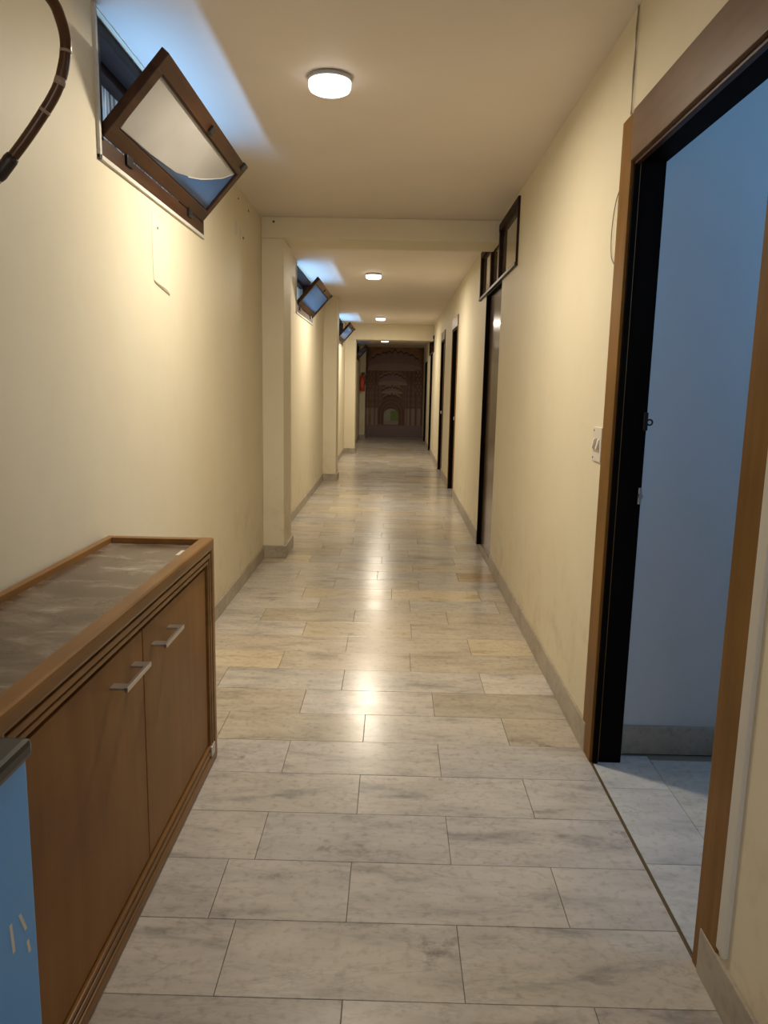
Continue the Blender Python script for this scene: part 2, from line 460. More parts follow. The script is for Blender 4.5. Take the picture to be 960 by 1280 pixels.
# ------------------------------------------------------------------ ceiling, beams, pillars, end wall
ceiling = tag(boxes('ceiling', [(XL - WT, XR + 0.12, Y0, YB2 + 0.02, H, H + 0.12), (XL2 - WT, XR + 0.12, YB2 + 0.02, YE, H2, H2 + 0.32)], 'ceiling'),
              'flat off-white corridor ceiling carrying four round lamps', kind='structure')
beam = tag(boxes('beam', [(XL, XR, 6.06, 6.49, 2.535, H)], 'wall', bev=0.006), 'cream ceiling beam crossing the corridor beside the first transom', kind='structure')
beam2 = tag(boxes('beam.001', [(XL, XR, YB2, YB2 + 0.4, 2.375, H)], 'wall', bev=0.006), 'far cream ceiling beam in front of the mural bay', kind='structure')
for i, (ya, yb, xr_, zt, lab) in enumerate([
        (6.06, 6.49, -0.885, 2.535, 'nearest cream pillar on the left wall, under the first beam'),
        (11.22, 11.64, -0.858, H, 'second cream pillar on the left wall, between two fanlights'),
        (YB2, YB2 + 0.4, -0.828, 2.375, 'third cream pillar on the left wall, under the far beam'),
        (20.6, YE, -0.795, H2, 'short cream pillar carrying the red fire extinguisher')]):
    xw = XL if i < 3 else XL2
    p = tag(boxes('pillar', [(xw, xr_, ya, yb, 0, zt)], 'wall', bev=0.008), lab, kind='structure')
    boxes('pillar_base', [(xw, xr_ + 0.02, ya - 0.015, yb + 0.015, 0, 0.105)], 'skirting', p, bev=0.003)
bm = bmesh.new(); bm_tube(bm, [(-0.96, 6.064, 2.655), (-0.96, 6.054, 2.655)], 0.009, 8)
obj('nail', bm, 'plaster_dark', beam)
wall_end = tag(boxes('wall_end', [(-1.3, XR + 0.12, YE, YE + 0.2, -0.1, H)], 'wall'), 'end wall of the corridor behind the printed mural', kind='structure')
wall_back = tag(boxes('wall_back', [(XL - WT, -0.85, Y0 - 0.2, Y0, 0, H), (0.65, XR + 0.12, Y0 - 0.2, Y0, 0, H), (-0.85, 0.65, Y0 - 0.2, Y0, 0, H)], 'wall'),
                'cream end wall behind the camera', kind='structure')

# ------------------------------------------------------------------ floor and its marble slabs
floor = tag(boxes('floor', [(XL - WT, XR, Y0 - 0.2, YE, -0.15, -0.005), (XL, XR, Y0 - 0.2, -0.02, -0.02, 0.0)], 'grout'),
            'corridor floor of pale marble slabs laid in running rows', kind='structure')
_tiles = {}
def tile_mesh(lx, ly, mat, t=0.02):
    key = (round(lx, 3), round(ly, 3), mat)
    if key in _tiles: return _tiles[key]
    c = 0.0008
    a, b = lx / 2, ly / 2
    V = [(-a, -b, -t), (a, -b, -t), (a, b, -t), (-a, b, -t), (-a, -b, -c), (a, -b, -c), (a, b, -c), (-a, b, -c),
         (-a + c, -b + c, 0), (a - c, -b + c, 0), (a - c, b - c, 0), (-a + c, b - c, 0)]
    Fs = [(8, 9, 10, 11)]
    for i in range(4):
        j = (i + 1) % 4
        Fs += [(i, j, j + 4, i + 4), (i + 4, j + 4, j + 8, i + 8)]
    me = D.meshes.new('tile'); me.from_pydata(V, [], Fs); me.update()
    me.materials.append(M[mat]); _tiles[key] = me
    return me
def tile(x0, x1, y0, y1, mat, parent, gap=0.0020, z=0.0):
    me = tile_mesh(x1 - x0 - gap, y1 - y0 - gap, mat)
    o = D.objects.new('tile', me); COL.objects.link(o)
    o.parent = parent
    o.location = ((x0 + x1) / 2, (y0 + y1) / 2, z + random.uniform(-0.0005, 0.0003))
    return o
ROW = 0.2585
KNOWN = {-1: [-0.09, 0.498], 0: [-0.394, 0.198], 1: [-0.47, -0.098, 0.502], 2: [-0.392, 0.203], 3: [-0.69, -0.095, 0.504], 4: [-0.388, 0.205],
         5: [-0.69, -0.096, 0.497], 6: [-0.385, 0.207], 7: [-0.81, -0.22, 0.458], 8: [-0.56, 0.113], 9: [-0.234, 0.447],
         10: [-0.5, 0.13], 11: [-0.79, -0.22, 0.36]}
ACC = {(8, 0): 'marble_yellow', (10, 1): 'marble_yellow', (15, 3): 'marble_rust', (13, 2): 'marble_yellow', (17, 0): 'marble_yellow'}
for k in range(-6, 76):
    y0 = 1.545 + ROW * k
    y1 = y0 + ROW
    if y0 >= YE: break
    y1 = min(y1, YE)
    if k in KNOWN: js = KNOWN[k]
    else:
        off = 0.2 if k % 2 == 0 else -0.1
        off += random.uniform(-0.10, 0.10)
        js = []
        x = off
        while x > XL + 0.12: x -= 0.595
        x += 0.595
        while x < XR - 0.08:
            js.append(x); x += 0.595 + random.uniform(-0.02, 0.02)
    xs = [XL + 0.002] + js + [XR - 0.002]
    for i, (a, b) in enumerate(zip(xs, xs[1:])):
        if (k, i) in ACC: mt = ACC[(k, i)]
        else:
            w = 0.0 if k < 5 else 0.4
            mt = 'marble_beige' if random.random() < w else 'marble'
            if k > 6 and random.random() < 0.03: mt = 'marble_yellow'
        tile(a, b, y0, y1, mt, floor)

# ------------------------------------------------------------------ baseboards (each marble length is a piece)
def baseboard(name, label, x0, x1, runs, ht):
    root = empty(name, (0, 0, 0), label, kind='structure')
    for a, b in runs:
        n = max(1, round((b - a) / 1.35)) if b - a > 1.6 else 1
        for i in range(n):
            p, q = a + (b - a) * i / n, a + (b - a) * (i + 1) / n
            boxes('skirting_slab', [(x0, x1, p + 0.001, q - 0.001, 0, ht)], 'skirting', root, bev=0.003, origin=((x0 + x1) / 2, (p + q) / 2, 0))
    return root
baseboard('baseboard_left', 'grey marble skirting along the foot of the left wall', XL - 0.004, BL,
          [(Y0, 6.045), (6.505, 11.205), (11.655, YB2 - 0.015)], 0.095)
baseboard('baseboard_left_far', 'short grey marble skirting on the left before the extinguisher', XL2 - 0.004, XL2 + 0.012, [(YB2 + 0.415, 20.585)], 0.1)
baseboard('baseboard_right', 'grey marble skirting along the foot of the right wall', BR, XR + 0.004,
          [(Y0, 1.668), (2.80, 5.86), (6.83, 9.74), (10.66, 12.21), (13.16, 16.14), (17.11, 18.74), (20.01, YE)], 0.12)

# ------------------------------------------------------------------ fanlight windows on the left
def fanlight(idx, ya, yb, zb, zt, xw, label, film):
    root = empty('window_%d' % idx, (xw, (ya + yb) / 2, zb), label, kind='structure')
    f = 0.045
    # lining, set a little into the wall
    x0, x1 = xw - 0.12, xw + 0.006
    boxes('frame_sill', [(x0, x1, ya, yb, zb, zb + 0.066)], 'sash_wood', root, bev=0.003)
    boxes('frame_head', [(x0, x1 - 0.03, ya, yb, zt - 0.045, zt), (xw - 0.20, x0 + 0.01, ya, yb, zt - 0.085, zt)], 'sash_dark', root, bev=0.004)
    for s in (ya, yb - f * 0.75):
        boxes('frame_jamb', [(x0, x1, s, s + f * 0.75, zb + 0.05, zt - 0.045)], 'sash_dark', root, bev=0.003)
    # pale putty line round the opening
    boxes('putty_strip', [(xw - 0.002, xw + 0.011, ya - 0.018, ya, zb - 0.016, zt), (xw - 0.002, xw + 0.011, ya - 0.018, yb, zb - 0.016, zb)], 'chip', root, bev=0.002)
    # ribbed translucent sheet on the outside
    bm = bmesh.new()
    n = int((yb - ya) / 0.0125); xs = xw - 0.165
    prev = None
    for i in range(n * 2 + 1):
        y = ya + (yb - ya) * i / (n * 2)
        x = xs + (0.006 if i % 2 else 0)
        cur = (bm.verts.new((x, y, zb)), bm.verts.new((x, y, zt - 0.05)))
        if prev: bm.faces.new((prev[0], cur[0], cur[1], prev[1]))
        prev = cur
    obj('ribbed_sheet', bm, 'ribbed', root)
    # bottom-hung sash, tilted into the corridor; built flat (a along y, b up the sash) then turned about its lower edge
    hx, hz = xw + 0.008, zb + 0.068
    ang = math.radians(41.5); Ls = 0.365
    ca, sa = math.sin(ang), math.cos(ang)
    def T(bm):
        # local x = thickness (towards outside/up), local z = up the sash
        for v in bm.verts:
            t, b = v.co.x, v.co.z
            v.co.x = hx + b * ca - t * sa
            v.co.z = hz + b * sa + t * ca
    th = 0.034; y0, y1 = ya + 0.025, yb - 0.025
    bm = bmesh.new()
    bm_box(bm, 0, th, y0, y1, 0, 0.055, 0.003)
    bm_box(bm, 0, th, y0, y1, Ls - 0.062, Ls, 0.003)
    bm_box(bm, 0, th, y0, y0 + 0.055, 0.05, Ls - 0.06, 0.003)
    bm_box(bm, 0, th, y1 - 0.055, y1, 0.05, Ls - 0.06, 0.003)
    T(bm)
    sash = obj('sash', bm, 'sash_wood', root)
    bm = bmesh.new(); bm_box(bm, 0.014, 0.018, y0 + 0.05, y1 - 0.05, 0.05, Ls - 0.055); T(bm)
    obj('pane', bm, 'glass', sash)
    bm = bmesh.new()
    bm_box(bm, 0.003, 0.012, y0 + 0.055, y1 - 0.055, 0.055, 0.062)
    bm_box(bm, 0.003, 0.012, y0 + 0.055, y1 - 0.055, Ls - 0.069, Ls - 0.062)
    bm_box(bm, 0.003, 0.012, y0 + 0.055, y0 + 0.062, 0.062, Ls - 0.069)
    bm_box(bm, 0.003, 0.012, y1 - 0.062, y1 - 0.055, 0.062, Ls - 0.069); T(bm)
    obj('glazing_bead', bm, 'sash_dark', sash)
    if film:
        # old white film on the pane, its lower edge torn in a wave
        gl = [(0.06, 0.062), (0.30, 0.07), (0.52, 0.088), (0.62, 0.115), (0.72, 0.15), (0.80, 0.19), (0.88, 0.235), (0.945, 0.295)]
        W = y1 - y0
        bm = bmesh.new()
        edge = [(y0 + W * u, b) for u, b in gl]
        pts = edge + [(y0 + 0.055, Ls - 0.062)]
        bm_prism(bm, pts, 0.0105, 0.013, 'x'); T(bm)
        obj('window_film', bm, 'film', sash)['label'] = 'white film with a torn wavy edge'
        bm = bmesh.new()
        ed = edge[3:]
        pts = ed + [(a + 0.004, b - 0.004) for a, b in reversed(ed)]
        bm_prism(bm, pts, 0.0095, 0.013, 'x'); T(bm)
        obj('film_edge', bm, 'film_edge', sash)
    for hy in (ya + 0.28, yb - 0.30):
        boxes('hinge', [(xw + 0.002, xw + 0.016, hy - 0.035, hy + 0.035, zb + 0.035, zb + 0.075)], 'black_metal', root, bev=0.003)
    bm = bmesh.new()
    bm_box(bm, -0.012, 0.0, y0 + W_mid(y0, y1) - 0.03, y0 + W_mid(y0, y1) + 0.03, Ls - 0.05, Ls - 0.02, 0.003)
    bm_box(bm, -0.010, 0.004, y1 - 0.10, y1 - 0.03, Ls - 0.03, Ls + 0.006, 0.003); T(bm)
    obj('latch', bm, 'black_metal', sash)
    return root
def W_mid(a, b): return (b - a) * 0.5
LABW = ['nearest tilted fanlight with white torn film on its pane', 'second tilted fanlight, just beyond the first left pillar',
        'third tilted fanlight, just beyond the second left pillar', 'farthest small fanlight, above the fire extinguisher bay']
for i, w in enumerate(WIN):
    fanlight(i + 1, *w, LABW[i], i == 0)

# ------------------------------------------------------------------ near doorway on the right (door_1)
d1 = empty('door_1', (XR, 2.2, 0), 'open doorway in brown frame with dark jamb, nearest on the right', kind='structure')
FX = XR - 0.007
ya, yb, zt = DOORS[0]
for (p, q) in ((yb, yb + 0.125), (ya - 0.118, ya)):
    boxes('post', [(FX, XR + 0.03, p, q, 0.0, 2.35)], 'frame_wood', d1, bev=0.003, origin=(XR, (p + q) / 2, 0))
boxes('header', [(FX - 0.003, XR + 0.03, ya, yb, zt, 2.353)], 'header_wood', d1, bev=0.003)
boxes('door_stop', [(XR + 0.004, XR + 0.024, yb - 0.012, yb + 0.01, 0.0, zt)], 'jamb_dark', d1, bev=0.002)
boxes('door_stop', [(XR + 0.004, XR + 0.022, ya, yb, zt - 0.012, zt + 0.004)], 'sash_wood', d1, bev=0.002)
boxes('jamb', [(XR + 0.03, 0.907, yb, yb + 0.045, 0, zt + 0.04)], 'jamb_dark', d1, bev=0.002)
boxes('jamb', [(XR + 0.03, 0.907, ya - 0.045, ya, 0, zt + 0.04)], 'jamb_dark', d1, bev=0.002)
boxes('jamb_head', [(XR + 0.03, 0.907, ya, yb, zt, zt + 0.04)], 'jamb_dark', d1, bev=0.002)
boxes('threshold', [(XR - 0.003, XR + 0.005, ya, yb, -0.01, 0.003)], 'brass', d1, bev=0.002)
boxes('plaster_strip', [(XR - 0.010, XR + 0.004, ya - 0.162, ya - 0.120, 0.14, 2.36)], 'chip', d1, bev=0.003)
for (z, r) in ((1.312, 0.010), (1.045, 0.009)):
    bm = bmesh.new()
    if z > 1.2:
        bm_box(bm, 0.893, 0.909, yb - 0.008, yb + 0.002, z - 0.03, z + 0.035, 0.002)
        bm_tube(bm, [(0.915 + r * math.cos(t), yb - 0.006, z + r * math.sin(t)) for t in [2 * PI * k / 12 for k in range(13)]], 0.0034, 6, cap=False)
    else:
        bm_box(bm, 0.895, 0.908, yb - 0.006, yb + 0.002, z - 0.03, z + 0.03, 0.002)
        bm_tube(bm, [(0.902, yb + 0.001, z), (0.902, yb - 0.014, z)], r, 10)
    obj('catch', bm, 'black_metal' if z > 1.2 else 'steel', d1)

# ------------------------------------------------------------------ side room behind the near doorway
RY = 2.812
tag(boxes('wall_room_back', [(0.907, 3.2, RY, RY + 0.12, 0, H)], 'room_wall'), 'white side-room wall seen blue through the near doorway', kind='structure')
tag(boxes('wall_room_front', [(0.912, 3.2, -0.12, 0.0, 0, H)], 'room_wall'), 'side-room wall facing its back wall', kind='structure')
rs = wall_with_openings(0.0, RY, H, 3.2, 3.32, [(0.6, 1.9, 1.75, 2.45)])
tag(boxes('wall_room_side', rs, 'room_wall'), 'side-room wall with the window opening', kind='structure')
tag(boxes('ceiling_room', [(0.912, 3.32, -0.12, RY + 0.12, H, H + 0.12)], 'room_wall'), 'side-room ceiling', kind='structure')
rf = tag(boxes('floor_room', [(XR, 3.32, -0.12, RY + 0.1, -0.15, -0.005)], 'grout'), 'side-room floor of whitish marble slabs', kind='structure')
X1 = 0.799
strips = [(X1, 1.03, [0.1, 0.6, 1.15, 1.62, 2.092, 2.531, 2.78]), (1.03, 1.60, [0.1, 0.65, 1.2, 1.74, 2.30, 2.75]),
          (1.60, 2.17, [0.1, 0.9, 1.45, 2.0, 2.55, 2.80]), (2.17, 2.74, [0.1, 0.65, 1.2, 1.74, 2.30, 2.80])]
for (a, b, ys) in strips:
    for p, q in zip(ys, ys[1:]):
        if b <= 1.04 and (p > 2.7 or q < 1.66):
            a2 = 0.92
        else: a2 = a
        tile(a2, b, p, q, 'marble_blue', rf)
bb = empty('baseboard_room', (0.92, RY, 0), 'grey skirting at the foot of the side-room wall', kind='structure')
for (p, q) in ((0.935, 1.62), (1.62, 2.4)):
    boxes('skirting_slab', [(p + 0.001, q - 0.001, RY - 0.016, RY + 0.004, 0, 0.115)], 'skirting', bb, bev=0.003, origin=((p + q) / 2, RY, 0))
boxes('skirting_slab', [(0.907, 0.933, RY - 0.028, RY + 0.004, 0, 0.125)], 'skirting', bb, bev=0.004)

# ------------------------------------------------------------------ closed doors further along the right wall
def closed_door(idx, ya, yb, zt, slab_mat, label, framed, knob, deep=0.06):
    r = empty('door_%d' % idx, (XR, (ya + yb) / 2, 0), label, kind='structure')
    t = 0.028 if framed else 0.012
    if not framed: deep = 0.032
    boxes('slab', [(XR + deep, XR + deep + 0.04, ya + t, yb - t, 0.006, zt - t)], slab_mat, r, bev=0.003)
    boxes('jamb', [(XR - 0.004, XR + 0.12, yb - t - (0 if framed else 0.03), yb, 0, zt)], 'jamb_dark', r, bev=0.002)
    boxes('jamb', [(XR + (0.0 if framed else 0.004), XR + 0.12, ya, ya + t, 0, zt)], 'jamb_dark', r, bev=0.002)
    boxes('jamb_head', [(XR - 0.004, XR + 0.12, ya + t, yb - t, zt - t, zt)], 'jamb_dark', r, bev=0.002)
    boxes('threshold', [(XR, XR + 0.12, ya + t, yb - t, -0.006, 0.005)], 'skirting', r, bev=0.001)
    if framed:
        boxes('header', [(XR - 0.014, XR + 0.01, ya - 0.035, yb + 0.035, zt, zt + 0.14)], 'header_wood', r, bev=0.003)
        for (p, q) in ((yb, yb + 0.035), (ya - 0.035, ya)):
            boxes('post', [(XR - 0.012, XR + 0.01, p, q, 0, zt)], 'frame_wood', r, bev=0.002)
    if knob:
        bm = bmesh.new()
        yk = knob
        bm_tube(bm, [(XR + deep, yk, 1.02), (XR + deep - 0.03, yk, 1.02), (XR + deep - 0.035, yk, 1.02), (XR + deep - 0.055, yk, 1.02), (XR + deep - 0.065, yk, 1.02)],
                [0.012, 0.012, 0.026, 0.028, 0.015], 12)
        obj('knob', bm, 'steel', r, smooth=True)
    return r
closed_door(2, *DOORS[1], 'door_gloss', 'glossy brown door below the first transom on the right', False, None)
closed_door(3, *DOORS[2], 'door_dark', 'dark door with brown frame, next beyond the glossy door', True, 10.0)
closed_door(4, *DOORS[3], 'door_dark', 'dark framed door with pale knob, beyond the bare one', True, 12.40, deep=0.03)
closed_door(5, *DOORS[4], 'door_gloss', 'narrow brown door below the far transom', False, None)
closed_door(6, *DOORS[5], 'door_dark', 'last dark door on the right, beside the mural', False, None)

# transoms over the doors
def transom(idx, ya, yb, zb, zt, label, splits):
    r = empty('window_%d' % idx, (XR, (ya + yb) / 2, zb), label, kind='structure')
    t = 0.055; x0, x1 = XR - 0.016, XR + 0.06
    boxes('frame_head', [(x0, x1, ya, yb, zt - t, zt)], 'sash_dark', r, bev=0.003)
    boxes('frame_sill', [(x0 - 0.006, x1, ya, yb, zb, zb + 0.022)], 'sash_wood', r, bev=0.003)
    for y in [ya + 0.0] + splits + [yb - t]:
        w = t if y != ya else 0.012
        boxes('mullion', [(x0, x1, y, y + w, zb + 0.022, zt - t)], 'sash_dark', r, bev=0.003)
    ys = [ya] + splits + [yb]
    for a, b in zip(ys, ys[1:]):
        boxes('pane', [(XR + 0.012, XR + 0.02, a + 0.01, b - 0.005, zb + 0.012, zt - 0.02)], 'transom_glass', r)
    boxes('back_panel', [(XR + 0.062, XR + 0.12, ya, yb, zb, zt)], 'jamb_dark', r)
    return r
transom(5, *RWIN[0], 'three-pane transom over the glossy brown door, crossed by the beam', [5.98, 6.50])
transom(6, *RWIN[1], 'small far transom over the narrow brown door', [16.5])

# ------------------------------------------------------------------ ceiling lamps
lamp_labels = ['nearest round white ceiling lamp, before the first beam', 'second round ceiling lamp, just beyond the first beam',
               'third round ceiling lamp, in front of the far beam', 'farthest dim ceiling lamp, in the mural bay']
for i, (x, y, z) in enumerate([(-0.300, 3.40, H), (-0.27, 8.95, H), (-0.29, 14.45, H), (-0.25, 17.85, H2)]):
    r = empty('ceiling_lamp', (x, y, z), lamp_labels[i], 'lamp', 'round ceiling lamps along the corridor')
    bm = bmesh.new()
    bm_lathe(bm, [(0, z), (0.082, z), (0.091, z - 0.004), (0.094, z - 0.016), (0.091, z - 0.020), (0, z - 0.020)], x, y)
    obj('base', bm, 'lamp_rim', r)
    bm = bmesh.new()
    bm_lathe(bm, [(0.090, z - 0.019), (0.0895, z - 0.040), (0.084, z - 0.052), (0.072, z - 0.058), (0, z - 0.060)], x, y)
    obj('diffuser', bm, 'lamp' if i < 3 else 'lamp_far', r, smooth=True)
    ld = D.lights.new('lamp_light', 'AREA'); ld.shape = 'DISK'; ld.size = 0.17
    ld.energy = (31, 36, 36, 7.5)[i]; ld.color = LAMP_COL
    lo = D.objects.new('lamp_light', ld); COL.objects.link(lo); lo.parent = r; lo.location = (0, 0, -0.063)

# ------------------------------------------------------------------ sideboard cabinet on the left
CX, CY0, CY1, CZ = -0.652, 1.155, 2.70, 0.858
cb = empty('sideboard', (-0.85, (CY0 + CY1) / 2, 0), 'low brown wooden sideboard with marbled top against the left wall', 'sideboard')
BK = BL + 0.004
boxes('carcass', [(BK, CX - 0.03, CY0 + 0.02, CY1 - 0.012, 0.0, CZ - 0.035)], 'cabinet_dark', cb, bev=0.002)
boxes('end_panel', [(BK, CX - 0.028, CY1 - 0.012, CY1, 0.0, CZ - 0.03)], 'veneer', cb, bev=0.002)
boxes('end_panel', [(BK, CX - 0.028, CY0, CY0 + 0.02, 0.0, CZ - 0.03)], 'veneer', cb, bev=0.002)
boxes('marbled_top', [(BK + 0.02, CX - 0.04, CY0 + 0.03, CY1 - 0.03, CZ - 0.034, CZ - 0.020)], 'laminate', cb)
# three nested moulding frames on the front, each mitred
def ring(name, o, w, x0, x1, mat, bev):
    bm = bmesh.new()
    ya, yb, za, zb = CY0 + o, CY1 - o, o, CZ - o
    def bar(pts):
        bm_prism(bm, pts, x0, x1, 'x')
    bar([(ya, zb), (yb, zb), (yb - w, zb - w), (ya + w, zb - w)])
    bar([(ya, za), (yb, za), (yb - w, za + w), (ya + w, za + w)])
    bar([(ya, za), (ya, zb), (ya + w, zb - w), (ya + w, za + w)])
    bar([(yb, za), (yb, zb), (yb - w, zb - w), (yb - w, za + w)])
    es = [e for e in bm.edges if abs(e.verts[0].co.x - x1) < 1e-5 and abs(e.verts[1].co.x - x1) < 1e-5 and abs((e.verts[0].co - e.verts[1].co).length) > 0.1]
    bmesh.ops.bevel(bm, geom=es, offset=bev, segments=2, profile=0.6, affect='EDGES')
    return obj(name, bm, mat, cb)
ring('frame_strip', 0.0, 0.040, CX - 0.046, CX, 'edge_wood', 0.009)
ring('frame_strip', 0.0465, 0.0165, CX - 0.04, CX - 0.003, 'edge_wood', 0.003)
ring('frame_strip', 0.0695, 0.0125, CX - 0.04, CX - 0.005, 'edge_wood', 0.003)
# raised rim round the marbled top
boxes('top_rim', [(BK, BK + 0.024, CY0, CY1, CZ - 0.034, CZ)], 'edge_wood', cb, bev=0.003)
boxes('top_rim', [(BK + 0.024, CX - 0.046, CY1 - 0.036, CY1, CZ - 0.034, CZ)], 'edge_wood', cb, bev=0.003)
boxes('top_rim', [(BK + 0.024, CX - 0.046, CY0, CY0 + 0.036, CZ - 0.034, CZ)], 'edge_wood', cb, bev=0.003)
mid = 1.931
for (p, q, h0, h1) in ((CY0 + 0.088, mid - 0.003, 1.690, 1.866), (mid + 0.003, CY1 - 0.094, 2.0, 2.178)):
    d = boxes('door', [(CX - 0.030, CX - 0.013, p, q, 0.090, CZ - 0.098)], 'veneer', cb, bev=0.0015, origin=(CX - 0.02, (p + q) / 2, 0.088))
    bm = bmesh.new()
    zc = 0.694
    for hy in (h0, h1 - 0.03):
        bm_box(bm, CX - 0.014, CX + 0.030, hy, hy + 0.030, zc - 0.004, zc + 0.002, 0.001)
    bm_box(bm, CX + 0.022, CX + 0.031, h0, h1, zc - 0.009, zc + 0.003, 0.001)
    obj('handle', bm, 'steel', d)['label'] = 'flat brushed steel handle'
boxes('corner_bracket', [(CX - 0.012, CX + 0.0025, CY1 - 0.095, CY1 - 0.045, 0.040, 0.082)], 'steel', cb, bev=0.003)
# scuff of white paint on the top
bm = bmesh.new(); bm_box(bm, -0.735, -0.715, 2.49, 2.565, CZ - 0.021, CZ - 0.0195)
obj('paint_scuff', bm, 'white_plastic', cb)

# ------------------------------------------------------------------ blue box with black lid before the sideboard
bx = empty('storage_box', (-0.83, 0.45, 0), 'blue metal box with a black lid standing before the sideboard', 'box')
boxes('body', [(BK, -0.584, -0.25, 1.126, 0.0, 0.818)], 'blue', bx, bev=0.004)
bm = bmesh.new(); bm_box(bm, BK - 0.0, -0.575, -0.26, 1.134, 0.815, 0.848, 0.010)
obj('lid', bm, 'black_lid', bx)
for (ya_, za_, yb_, zb_) in ((1.098, 0.53, 1.103, 0.475), (1.128, 0.525, 1.145, 0.485), (1.148, 0.46, 1.153, 0.435)):
    bm = bmesh.new()
    bm_prism(bm, [(ya_, za_), (ya_ + 0.007, za_), (yb_ + 0.007, zb_), (yb_, zb_)], -0.619, -0.6172, 'x')
    bmesh.ops.scale(bm, vec=(1, 0.95, 0.95), verts=bm.verts); bmesh.ops.translate(bm, vec=(0.034, 0, 0.071), verts=bm.verts)
    obj('scratch_mark', bm, 'white_plastic', bx)

# ------------------------------------------------------------------ curved cane rod on the left wall
cr = empty('cane_arm', (XL, 1.75, 2.2), 'curved brown cane arm reaching out from the left wall above the sideboard', 'rod')
CY_ = 1.75
P = [(-0.865, CY_, 1.889), (-0.808, CY_, 1.957), (-0.751, CY_, 2.037), (-0.730, CY_, 2.094), (-0.7245, CY_, 2.141), (-0.734, CY_, 2.185), (-0.750, CY_, 2.219), (-0.79, CY_, 2.262), (-0.86, CY_, 2.295), (-0.96, CY_, 2.30), (XL, CY_, 2.285)]
bm = bmesh.new(); bm_tube(bm, smooth_path(P, 6), 0.0120, 12)
obj('rod', bm, 'cane', cr, smooth=True)
dv = (Vector(P[1]) - Vector(P[0])).normalized()
a0 = Vector(P[0]) + dv * 0.02
bm = bmesh.new(); bm_tube(bm, [a0, a0 - dv * 0.01, a0 - dv * 0.05, a0 - dv * 0.06], [0.0135, 0.0155, 0.0155, 0.013], 12)
obj('ferrule', bm, 'cane_dark', cr, smooth=True)
bm = bmesh.new(); bm_tube(bm, [a0 - dv * 0.055, a0 - dv * 0.095], [0.0125, 0.010], 12)
obj('tip', bm, 'cane_node', cr, smooth=True)
SP = smooth_path(P, 6)
for k, w in ((9, 0.0035), (14, 0.008), (21, 0.003)):
    t = (SP[k + 1] - SP[k]).normalized()
    bm = bmesh.new(); bm_tube(bm, [SP[k] - t * w, SP[k] + t * w], 0.0125, 12)
    obj('node_band', bm, 'cane_node', cr, smooth=True)
bm = bmesh.new(); bm_tube(bm, [(XL, CY_, 2.285), (XL + 0.012, CY_, 2.285)], 0.035, 16)
obj('wall_rose', bm, 'cane_dark', cr)

# ------------------------------------------------------------------ switch plate and cables on the right wall
sw = empty('switch_plate', (XR, 2.91, 1.215), 'small white switch plate on the right wall beside the doorway frame', 'switch')
boxes('plate', [(XR - 0.008, XR + 0.001, 2.852, 2.972, 1.15, 1.282)], 'white_plastic', sw, bev=0.003)
for i in range(3):
    y = 2.872 + i * 0.030
    bm = bmesh.new()
    bm_prism(bm, [(XR - 0.007, 1.195), (XR - 0.020, 1.200), (XR - 0.012, 1.235), (XR - 0.007, 1.240)], y, y + 0.022, 'y')
    obj('rocker', bm, 'grey_plastic' if i == 1 else 'white_plastic', sw)
for z in (1.163, 1.268):
    bm = bmesh.new(); bm_tube(bm, [(XR - 0.007, 2.955, z), (XR - 0.0095, 2.955, z)], 0.004, 8)
    obj('screw', bm, 'plaster_dark', sw)
wc = empty('wall_cable', (XR, 2.76, 2.5), 'thin grey cable running from the ceiling down to the doorway header', 'cable')
bm = bmesh.new()
bm_tube(bm, smooth_path([(XR - 0.004, 2.765, H - 0.002), (XR - 0.005, 2.772, 2.62), (XR - 0.004, 2.762, 2.53), (XR - 0.006, 2.758, 2.44), (XR - 0.004, 2.772, 2.355)], 5), 0.0019, 6)
obj('strand', bm, 'wire', wc, smooth=True)
bm = bmesh.new()
bm_tube(bm, smooth_path([(XR - 0.004, 2.762, H - 0.002), (XR - 0.006, 2.758, 2.60), (XR - 0.004, 2.775, 2.50), (XR - 0.006, 2.762, 2.41), (XR - 0.004, 2.764, 2.355)], 5), 0.0019, 6)
obj('strand', bm, 'wire', wc, smooth=True)
wc2 = empty('wall_cable', (XR, 2.87, 2.0), 'loop of thin cable bulging out beside the far doorway post', 'cable')
bm = bmesh.new()
bm_tube(bm, smooth_path([(XR - 0.004, 2.842, 2.13), (XR - 0.005, 2.882, 2.09), (XR - 0.006, 2.905, 2.0), (XR - 0.005, 2.893, 1.91), (XR - 0.004, 2.842, 1.87)], 6), 0.0019, 6)
obj('strand', bm, 'wire', wc2, smooth=True)

# ------------------------------------------------------------------ fire extinguisher
ex = empty('fire_extinguisher', (-0.872, 20.515, 1.28), 'red fire extinguisher hanging on the cream pillar by the mural', 'extinguisher')
cx, cy = -0.872, 20.52
bm = bmesh.new()
bm_lathe(bm, [(0, 1.285), (0.060, 1.285), (0.068, 1.30), (0.068, 1.63), (0.058, 1.675), (0.030, 1.70), (0.022, 1.715), (0, 1.715)], cx, cy, 20)
obj('cylinder', bm, 'red', ex, smooth=True)
bm = bmesh.new()
bm_lathe(bm, [(0, 1.71), (0.020, 1.71), (0.020, 1.745), (0, 1.745)], cx, cy, 12)
bm_box(bm, cx - 0.015, cx + 0.07, cy - 0.012, cy + 0.012, 1.745, 1.758, 0.002)
bm_box(bm, cx - 0.015, cx + 0.06, cy - 0.010, cy + 0.010, 1.772, 1.785, 0.002)
bm_box(bm, cx - 0.02, cx + 0.0, cy - 0.012, cy + 0.012, 1.745, 1.785, 0.002)
obj('valve', bm, 'black_metal', ex)
bm = bmesh.new()
